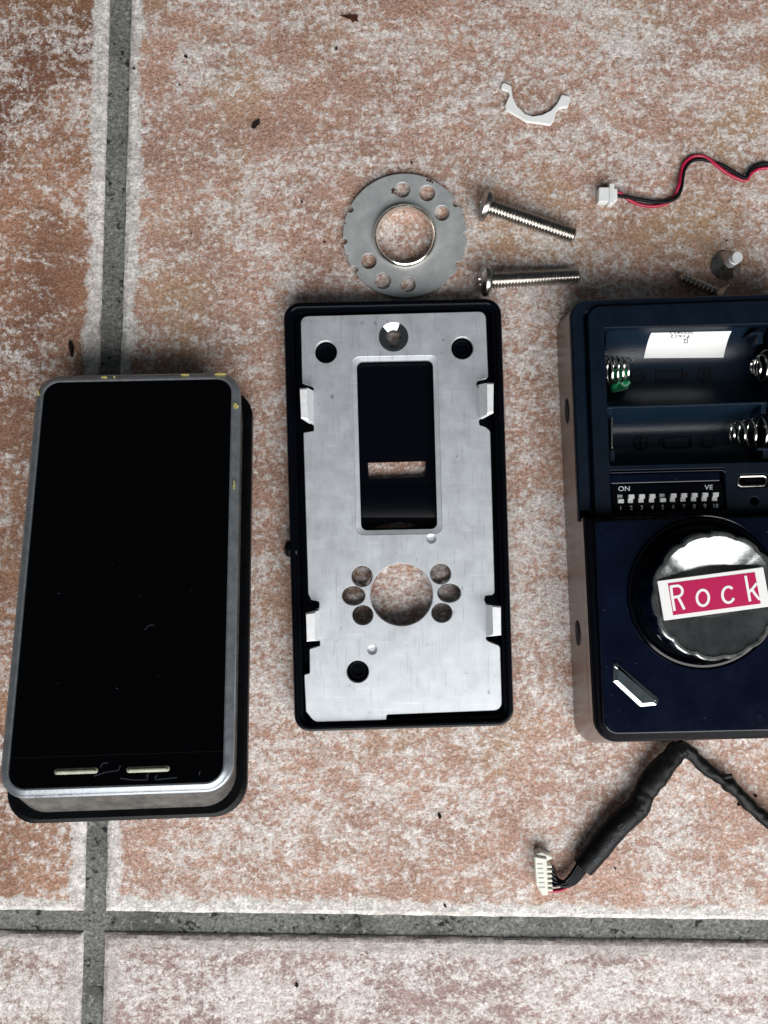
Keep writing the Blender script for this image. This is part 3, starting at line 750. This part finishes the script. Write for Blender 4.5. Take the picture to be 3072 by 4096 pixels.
# ------------------------------------------------------------------ right: lock box
def lock_box():
    o = P(2720, 2080, 0)
    root = thing('lock_box', 'open black lock box with empty battery bays, switch row and chrome knob', 'lock box', (o.x, o.y, 0))
    zu, zl = .0214, .0255
    gb = [P(2221, 1246), P(3199, 1210), P(3241, 2945), P(2300, 2974)]
    rim = [P(*r4(199, 93), zu), P(*r4(2130, 25), zu), P(*r4(2205, 1690), zu), P(*r4(270, 1740), zu)]
    low = [P(*r5(299, 34), zl), P(*r5(2195, 0), zl), P(*r5(2275, 1656), zl), P(*r5(384, 1702), zl)]
    zm = .0190
    RR = [.0070, .0070, .0085, .0085]
    g0 = round_poly(gb, [.0095, .0095, .0095, .0095], 8)
    # outline of the wall at height zm: between the ground outline and the rims
    wq = [rim[0], rim[1], Vector((low[2].x - .0002, low[2].y, 0)), Vector((low[3].x, low[3].y + .0006, 0))]
    wm = round_poly([Vector((p.x, p.y)) for p in wq], RR, 8)
    link('metal_base', loft([up(inset(g0, .0004), 0), up(g0, .0005), up([a.lerp(Vector(b), .93) for a, b in zip([Vector(p[:2]) for p in g0], wm)], zm - .0012), up(wm, zm)], True, False), 'basemetal', root, 40)
    # dark discs on the uncut wall, painting in the shade of side openings
    for fn, x, y in ((r4, 180, 910), (r5, 257, 888)):
        zc = .0105; p = P(*fn(x, y), zc)
        t = zc / zm
        me = lathe((p.x + .0030, p.y, zc), (p.x - 1, p.y, zc), [(0, 1), (.0032, 1), (.0034, .93), (.0034, .01)], 28)
        for v in me.vertices: v.co.y = p.y + (v.co.y - p.y) * .0048; v.co.z = zc + (v.co.z - zc) * .0026; v.co.x -= (v.co.y - p.y) * .043
        link('opening_shade_disc', me, 'blackmatte', root, 40)
    # ---- upper half: rim, groove and deck
    step_y = (low[0].y + low[1].y) / 2
    def upq(d, z, cut=True):
        q = [P(*r4(199, 93), zu), P(*r4(2130, 25), zu), P(*r4(2200, 1660), zu), P(*r4(266, 1728), zu)]
        return up(inset(round_poly(q, [.0062, .0062, .0004, .0004], 8), d), z)
    link('upper_rim', loft([upq(0, zm - .0002), upq(0, zu - .0008), upq(.0006, zu), upq(.0040, zu), upq(.0048, zu - .0006), upq(.0050, .0175), upq(.009, .0172)], False, False), 'navy', root, 35)
    zd = .0226
    dq = [P(*r4(330, 140), zd), P(*r4(2075, 78), zd), P(*r4(2150, 1640), zd), P(*r4(388, 1712), zd)]
    dout = round_poly(dq, [.0045, .0045, .0004, .0004], 6)
    bay = round_poly(W(r4, [(450, 300), (1700, 268), (1745, 1282), (494, 1312)], zd), .0004, 2)
    dip = round_poly(W(r4, [(494, 1352), (1338, 1332), (1356, 1645), (508, 1672)], zd), .0003, 2)
    usb = round_poly(W(r4, [(1424, 1380), (1668, 1374), (1668, 1472), (1432, 1480)], zd), .0021, 6)
    pin = pc(r4, 1560, 1576, 32, zd, 24)
    link('deck', solid([dout, bay, dip, usb, pin], .0172, zd, .0003, 2), 'navy', root, 30)
    link('reset_hole', lathe((pin[0].x - 0.0015, P(*r4(1560, 1576), zd).y, .0150), (pin[0].x - .0015, P(*r4(1560, 1576), zd).y, 1), [(0, .0022), (.0024, .0022)], 20), 'blackmatte', root)
    # ---- battery bay walls and cradles
    bx0, bx1 = P(*r4(440, 800), zd).x - .0004, P(*r4(1720, 800), zd).x + .001
    def yz(y, z=zd): return P(*r4(900, y), z).y
    sl = math.tan(math.radians(1.7))       # the box is turned a little in the floor plane
    def shear(me):
        xm = P(*r4(900, 0), zd).x
        for v in me.vertices:
            v.co.y += (v.co.x - xm) * sl
        return me
    def unshear(p):
        xm = P(*r4(900, 0), zd).x
        return Vector((p.x, p.y - (p.x - xm) * sl, p.z))
    bays = [(yz(283), yz(868), .0062), (yz(872), yz(1300), .0068)]
    def floor_z(y, b):
        y0, y1, zb = bays[b]; m = (y0 + y1) / 2; h = abs(y0 - y1) / 2
        t = max(-1, min(1, (y - m) / h)); 
        t2 = max(0, (abs(t) - .16) / .84)
        return zd - .0012 - (zd - .0012 - zb) * math.sqrt(max(0, 1 - t2 * t2))
    for b in (0, 1):
        y0, y1, zb = bays[b]
        n = 44; rows = []
        for x in (bx0, bx1):
            row = []
            for i in range(n + 1):
                y = (y0 + y1) / 2 + (y0 - y1) / 2 * math.cos(math.pi * i / n) * .995
                row.append(Vector((x, y, floor_z(y, b))))
            rows.append(row)
        link('battery_cradle', shear(loft(rows, False, False, False)), 'cradle', root, 30)
    # divider rib and end walls
    yd = yz(870)
    link('divider_rib', shear(box(bx0 + .001, bx1 - .004, yd - .0004, yd + .0004, .010, zd - .0006, .0002)), 'cradle', root)
    link('end_wall', shear(box(bx0 - .0012, bx0 + .0002, yz(1300), yz(283), .0055, zd - .0004)), 'navy', root)
    link('end_wall', shear(box(bx1 - .0002, bx1 + .0012, yz(1300), yz(283), .0055, zd - .0004)), 'navy', root)
    link('bay_floor', shear(box(bx0 - .001, bx1 + .001, yz(1300), yz(283), .0045, .0058)), 'blackmatte', root)
    for x, y, s in ((480, 400, 1), (490, 890, 1), (512, 1245, 1), (1602, 370, -1), (1625, 885, -1), (1640, 1225, -1)):
        p = P(*r4(x, y), .0195)
        link('contact_clip', join([box(p.x - .0009, p.x + .0009, p.y - .0020, p.y + .0012, .012, .0196, .0001), box(p.x - (.0009 if s > 0 else .003), p.x + (.003 if s > 0 else .0009), p.y + .0012, p.y + .0021, .012, .0198, .0001)]) if s < 0 else box(p.x - .0008, p.x + .0008, p.y - .0022, p.y + .0022, .012, .0196, .0001), 'cradle', root, 20)
    # polarity marks moulded in the cradles
    def cradle_at(b, lift=.00005):
        def f(x, y):
            z = .008
            for _ in range(12):
                p = unshear(P(*r4(x, y), z)); z = floor_z(p.y, b) + lift
            return P(*r4(x, y), z)
        return f
    def marks(minus, batt, plus, nub, b):
        ls = [['o'] + arc(*minus, 49, 47, 0, 345, 23), [(minus[0] - 46, minus[1] + 2), (minus[0] + 46, minus[1] - 1)],
              ['o'] + arc(*plus, 50, 48, 0, 345, 23), [(plus[0] - 48, plus[1]), (plus[0] + 48, plus[1] - 2)], [(plus[0] - 1, plus[1] - 46), (plus[0] + 1, plus[1] + 46)]]
        x0, x1, y0, y1 = batt
        ls += [[(x0 - 5, y0 + 3), (x1 + 5, y0 - 3)], [(x1, y0), (x1, y1)], [(x1 + 5, y1 - 3), (x0 - 5, y1 + 3)], [(x0, y1), (x0, y0)]]
        a0, a1, b0, b1 = nub; ls += [[(a0, b0), (a1, b0)], [(a1 if nub[0] > x0 else a0, b0 - 4), (a1 if nub[0] > x0 else a0, b1 + 4)], [(a0, b1), (a1, b1)]]
        link('polarity_mark', strokes(ls, 12, cradle_at(b), .00025), 'blackmatte', root, 0)
    marks((702, 656), (836, 1034, 618, 686), (1193, 643), (1036, 1062, 630, 664), 0)
    marks((1220, 1132), (890, 1088, 1104, 1176), (723, 1146), (858, 886, 1126, 1160), 1)
    # paper sticker curling up the cradle wall
    sat = cradle_at(0, .0003)
    nx, ny = 14, 12; V = []; Fc = []
    for j in range(ny + 1):
        for i in range(nx + 1):
            u, v = i / nx, j / ny
            lx = 815 - 72 * v ** .6; rx = 1412 - 82 * v ** .55
            y = 308 + 213 * v + (1 - v) * 10 * (1 - u) - 4 * u
            V.append(sat(lx + (rx - lx) * u, y))
    for j in range(ny):
        for i in range(nx): Fc.append((j * (nx + 1) + i, j * (nx + 1) + i + 1, (j + 1) * (nx + 1) + i + 1, (j + 1) * (nx + 1) + i))
    sk = link('paper_sticker', mesh(V, Fc), 'paper', root, 60)
    sk['label'] = 'white paper sticker with upside-down printed serial text'
    st2 = cradle_at(0, .00045)
    for s_, cx, cy, h, wd in (('J2', 1052, 396, 34, 34), ('F1612', 1010, 360, 22, 42), ('000452', 1018, 335, 16, 42)):
        # the sticker is read from the other side: letters are turned half round
        def pl(u, v, cx=cx, cy=cy, h=h, wd=wd): return st2(cx - u * wd, cy - h + v * h + 0)
        link('sticker_text', text(s_, lambda u, v, cx=cx, cy=cy, h=h, wd=wd: st2(cx - u * wd, cy - h / 2 + v * h), 1.0, .00004), 'ink', sk, 0).matrix_parent_inverse = Matrix()
    # springs and contacts
    def spring(p, q, r0, r1, turns, wr=.00042):
        p, q = Vector(p), Vector(q); N = int(turns * 28); pts = []
        ax = (q - p); s = Vector((-ax.y, ax.x, 0)).normalized(); u = Vector((0, 0, 1))
        for i in range(N + 1):
            t = i / N; a = 2 * math.pi * turns * t; r = r0 + (r1 - r0) * t
            pts.append(p + ax * t + s * (r * math.cos(a)) + u * (r * math.sin(a)))
        rings = []
        for i, c in enumerate(pts):
            t = (pts[min(i + 1, N)] - pts[max(i - 1, 0)]).normalized()
            n1 = t.cross(ax.normalized()); n1.normalize(); n2 = t.cross(n1)
            rings.append([c + n1 * (wr * math.cos(k * math.pi / 3)) + n2 * (wr * math.sin(k * math.pi / 3)) for k in range(6)])
        link('battery_spring', loft(rings), 'wire', root, 60)
    zs = .0148
    spring(P(*r4(470, 612), zs), P(*r4(640, 600), zs), .0053, .0040, 4.2)
    spring(P(*r4(1700, 580), zs), P(*r4(1545, 585), zs), .0082, .0020, 4.0, .0005)
    spring(P(*r4(1680, 1065), .0142), P(*r4(1368, 1066), .0135), .0074, .0032, 4.4)
    for x, y, h in ((482, 1080, .0056), (1668, 1010, .0090)):
        p = P(*r4(x, y), .0150)
        link('contact_plate', shear(box(p.x - .0003, p.x + .0003, p.y - h - (p.x - P(*r4(900, 0), zd).x) * sl, p.y + h - (p.x - P(*r4(900, 0), zd).x) * sl, .008, .0195, .0001)), 'wire', root)
    # green board scrap under the left spring
    gp = [P(*r4(x, y), .0090) for x, y in [(505, 600), (618, 600), (628, 660), (640, 700), (632, 745), (575, 765), (500, 782), (498, 690)]]
    gl = round_poly([Vector((p.x, p.y)) for p in gp], .0008, 3)
    gm = link('green_board', solid([gl], .0078, .0094, .0004, 2), 'green', root)
    cr_ = lambda u, v: (lambda p: Vector((p.x, p.y, .0095)))(P(*r4(535 + u * 26, 585 - v * 24), .0095))
    link('board_tongue', tube(smooth_path([P(*r4(x, y), z) for x, y, z in ((515, 740, .0095), (560, 690, .0110), (600, 720, .0105), (630, 690, .0108))], 6), .0012, 8), 'green', root)
    gtop = solid([round_poly(W(r4, [(502, 540), (625, 540), (628, 598), (505, 598)], .0090), .0006, 2)], .0078, .0092, .0002, 1)
    link('green_board', gtop, 'cradle', root)
    link('board_text', text('P6', cr_, 1.0), 'print', root, 0)
    # ---- switch row
    zw = .0214
    link('switch_block', solid([round_poly(W(r4, [(500, 1456), (1326, 1436), (1340, 1638), (512, 1664)], zw), .0003, 2)], .015, zw, .0002, 1), 'black', root)
    link('switch_ledge', solid([round_poly(W(r4, [(496, 1378), (1306, 1356), (1308, 1428), (500, 1450)], .0216), .0004, 3)], .0150, .0216, .0004, 2), 'navygloss', root)
    link('recess_floor', solid([W(r4, [(488, 1345), (1345, 1325), (1362, 1650), (502, 1680)], .0172)], .0140, .0160), 'blackmatte', root)
    link('ledge_edge', tube([P(*r4(497, 1366), zd - .0001), P(*r4(1318, 1346), zd - .0001), P(*r4(1333, 1350), zd - .0001), P(*r4(1338, 1364), zd - .0003)], .00032, 8), 'navygloss', root, 60)
    def flat(cx, cy, h, wd, z=zw, a=-.022):
        def f(u, v):
            x, y = u * wd, -v * h
            return P(*r4(cx + x - y * a * 0, cy + y + x * a), z + .00004)
        return f
    link('switch_text', text('ON', flat(598, 1500, 36, 40), 1), 'print', root, 0)
    link('switch_text', text('VE', flat(1222, 1490, 36, 40), 1), 'print', root, 0)
    for i in range(10):
        x = 565 + 77.5 * i; y = 1558 - 1.9 * i; on = i not in (0, 4)
        link('switch_digit', text(str(i + 1), flat(x + 8, y + 84, 32, 34 if i < 9 else 32), 1), 'print', root, 0)
        a = P(*r4(x - 19, y - 30), zw); b = P(*r4(x + 21, y + 2), zw); c = P(*r4(x + 21, y + 32), zw)
        hi, lo_ = (zw + .0011, zw + .0004)
        yt, ym, yb = a.y, b.y, c.y
        link('switch_slider', box(a.x + .0001, b.x + .0002, (ym if on else yb), (yt if on else ym), zw - .001, hi, .0002), 'white', root, 30)
        link('switch_slot', box(a.x, b.x - .0001, (yb if on else ym), (ym if on else yt) , zw - .001, lo_, .0001), 'white' if on else 'greyplastic', root, 30)
    # ---- charging port
    us = lambda d: inset(usb, d)
    link('charging_port', loft([up(us(.0003), .0170), up(us(.0003), zd - .0004), up(us(.0006), zd - .0002), up(us(.0010), zd - .0004), up(us(.0010), .0178)], False, True), 'steel', root, 40)
    link('port_inside', solid([us(.0010)], .0172, .0182), 'blackmatte', root, 0)
    link('port_tongue', solid([round_poly(W(r4, [(1484, 1418), (1625, 1412), (1625, 1436), (1486, 1442)], .0205), .0002, 2)], .0180, .0208), 'black', root)
    # ---- lower half: cover, knob, button
    lo8 = round_poly([Vector((p.x, p.y)) for p in low], [.0010, .0010, .0085, .0085], 8)
    link('metal_band', loft([up(inset(lo8, .0001), zm - .0003), up(inset(lo8, .0), zl - .0012)], False, False), 'basemetal', root, 40)
    link('front_cover', loft([up(inset(lo8, .0001), zl - .0012), up(inset(lo8, .0004), zl - .0002), up(inset(lo8, .0014), zl + .0006), up(inset(lo8, .0040), zl + .0007), up(inset(lo8, .0046), zl)], False, True), 'black', root, 35)
    zf = .0285
    fq = W(r5, [(384, 62), (2120, 18), (2195, 1600), (452, 1640)], zf)
    kx, ky = .1128, -.0286
    kr = .0268
    link('face_panel', solid([round_poly(fq, [.0012, .0012, .0050, .0050], 8), circle(kx, ky, kr, 72)], zl, zf, .0006, 3), 'navygloss', root, 30)
    link('knob_well', lathe((kx, ky, zl + .0002), (kx, ky, 1), [(0, kr - .0001), (.0016, kr - .0001), (.0024, kr - .0004), (.0026, kr - .0012), (.0018, kr - .0022), (.0010, kr - .0030), (.0010, kr - .0042), (.0016, kr - .0046), (.0020, kr - .0054), (.0014, kr - .0062)], 72), 'well', root, 40)
    zk = .0395; kR = .0218; nl = 14; N = 168
    def scal(r, z, amp, ph=.1):
        out = []
        for i in range(N):
            a = 2 * math.pi * i / N
            w_ = abs(math.sin((a + ph) * nl / 2)) 
            out.append(Vector((kx + (r - amp * (1 - w_) ** 1.6) * math.cos(a), ky + (r - amp * (1 - w_) ** 1.6) * math.sin(a), z)))
        return out
    amp = .0009
    knob = link('knob', loft([scal(kR + .0006, zl + .0012, amp), scal(kR + .0006, zk - .0040, amp), scal(kR + .0004, zk - .0016, amp), scal(kR + .0001, zk - .0009, amp)], True, False), 'navygloss', root, 40)
    kf = [scal(kR, zk - .0012, amp), scal(kR + .0002, zk - .0006, amp), scal(kR - .0003, zk - .00025, amp), scal(kR - .0012, zk - .00024, amp * .9)]
    for f_ in (.93, .85, .75, .62, .48, .34, .2, .08):
        kf.append(scal(kR * f_, zk - .0004 - .0062 * (1 - f_) ** 1.0 + .00005, amp * f_ ** 3 * .5))
    link('knob_face', loft(kf, False, True), 'knobchrome', knob, 28)
    zt_ = zk + .0001
    tq = W(r5, [(843, 505), (1624, 402), (1678, 692), (893, 797)], zt_)
    tp = link('name_tape', solid([round_poly(tq, .0003, 2)], zk - .0003, zt_, .0001, 1), 'paper', knob)
    tp['label'] = 'white and crimson tape label reading Rock'
    link('tape_red_panel', solid([W(r5, [(921, 522), (1562, 440), (1606, 672), (960, 758)], zt_ + .00008)], zt_ - .0001, zt_ + .00008), 'red', tp, 0)
    def tplace(x, y): return P(*r5(x, y), zt_ + .0001)
    R_ = [[(942, 540), (952, 620), (970, 725)], [(942, 546), (985, 541)] + arc(990, 580, 38, 40, -90, 90, 8) + [(955, 628)], [(995, 622), (1018, 665), (1042, 714)]]
    o_ = [['o'] + arc(1178, 629, 44, 58, 0, 345, 23)]
    c_ = [arc(1366, 606, 44, 58, -48, -335, 20)]
    k_ = [[(1492, 466), (1508, 556), (1526, 655)], [(1576, 520), (1545, 560), (1514, 592)], [(1540, 566), (1566, 606), (1598, 643)]]
    link('tape_lettering', strokes(R_ + o_ + c_ + k_, 19, tplace, .00006), 'paper', tp, 0)
    # slanted bright button
    bq = [(520, 1100), (548, 1118), (846, 1372), (830, 1416), (716, 1426), (517, 1242)]
    b0 = round_poly(W(r5, bq, zf), .0006, 3)
    cc = sum((Vector(p) for p in b0), Vector((0, 0))) / len(b0)
    link('slanted_button', loft([up(inset(b0, -.0004), zf - .0002), up(inset(b0, -.0002), zf + .0003), up(inset(b0, -.0001), zf + .0005), up(inset(b0, .0012), zf + .00108), up(inset(b0, .0014), zf + .0010)]), 'chrome', root, 25)
    link('button_window', solid([inset(b0, .00115)], zf + .0004, zf + .00125, .0001, 1), 'buttonface', root)
lock_box()

# ------------------------------------------------------------------ crumbs on the tiles
def crumb(name, label, cat, px, py, lx, ly, ang, m, h=.0012, group=None):
    c = P(px, py); me = bpy.data.meshes.new('m'); bm = bmesh.new(); bmesh.ops.create_icosphere(bm, subdivisions=2, radius=1)
    k = H / F; rot = Matrix.Rotation(ang, 3, 'Z')
    for v in bm.verts:
        d = 1 + .55 * noise.noise(v.co * 1.7 + Vector((px, py, 0)) * .37)
        v.co = rot @ Vector((v.co.x * lx * k * d, v.co.y * ly * k * d, max(0, v.co.z * .8 + .4) * h * d))
    bm.to_mesh(me); bm.free(); o = link(name, me, m, None, 30); o.location = (c.x, c.y, 0)
    tag(o, label, cat, group); return o
def scrap(label, pts, m, curl, h=.0005):
    """thin torn scrap of leaf: jagged outline, slightly curled"""
    k = .9042
    w = [P(x * k, y * k, .0004) for x, y in pts]; c = sum(w, Vector()) / len(w)
    me = solid([[Vector((p.x - c.x, p.y - c.y)) for p in w]], 0, h)
    bm = bmesh.new(); bm.from_mesh(me); bmesh.ops.subdivide_edges(bm, edges=bm.edges[:], cuts=2, use_grid_fill=True)
    for v in bm.verts: v.co.z += curl * (v.co.x * 300) ** 2 * .001 + .0002 * noise.noise(v.co * 900)
    zmin = min(v.co.z for v in bm.verts)
    for v in bm.verts: v.co.z -= zmin
    bm.to_mesh(me); bm.free(); o = link('leaf_scrap', me, m, None, 30); o.location = (c.x, c.y, 0); tag(o, label, 'leaf')
scrap('curled dark reddish-brown scrap of dry leaf on the large tile', [(1506, 74), (1530, 70), (1552, 64), (1570, 68), (1584, 72), (1580, 84), (1586, 98), (1572, 92), (1560, 100), (1552, 84), (1538, 82), (1522, 78)], 'leaf', .6)
scrap('small black angular scrap of leaf lying on the large tile', [(1114, 566), (1116, 546), (1132, 534), (1148, 527), (1149, 546), (1138, 554), (1128, 567)], 'debris', .2)
crumb('dirt_crumb', 'narrow black dirt streak beside the grout, above the black glass panel', 'dirt', 288, 1395, 9, 32, .08, 'debris', .0012)
crumb('dirt_crumb', 'tiny dark dirt crumb below the silver mounting plate tray', 'dirt', 1758, 3262, 7, 12, .3, 'debris')
for x, y, s in ((1346, 195, 7), (718, 340, 4), (1208, 808, 4), (1298, 970, 4), (1187, 4000 - 60, 9), (2906, 963, 4), (3022, 3183, 7), (2955, 3217, 6), (2460, 3473, 4), (745, 228, 7), (1646, 652, 5), (766, 935, 4), (1780, 3622, 6), (537, 275, 5)):
    crumb('dirt_speck', 'tiny dark speck of dirt lying on the tiles', 'dirt', x, y, s * .8, s * random.uniform(.7, 1.3), random.random() * 3, 'debris', .0007, 'dirt specks on the tiles')
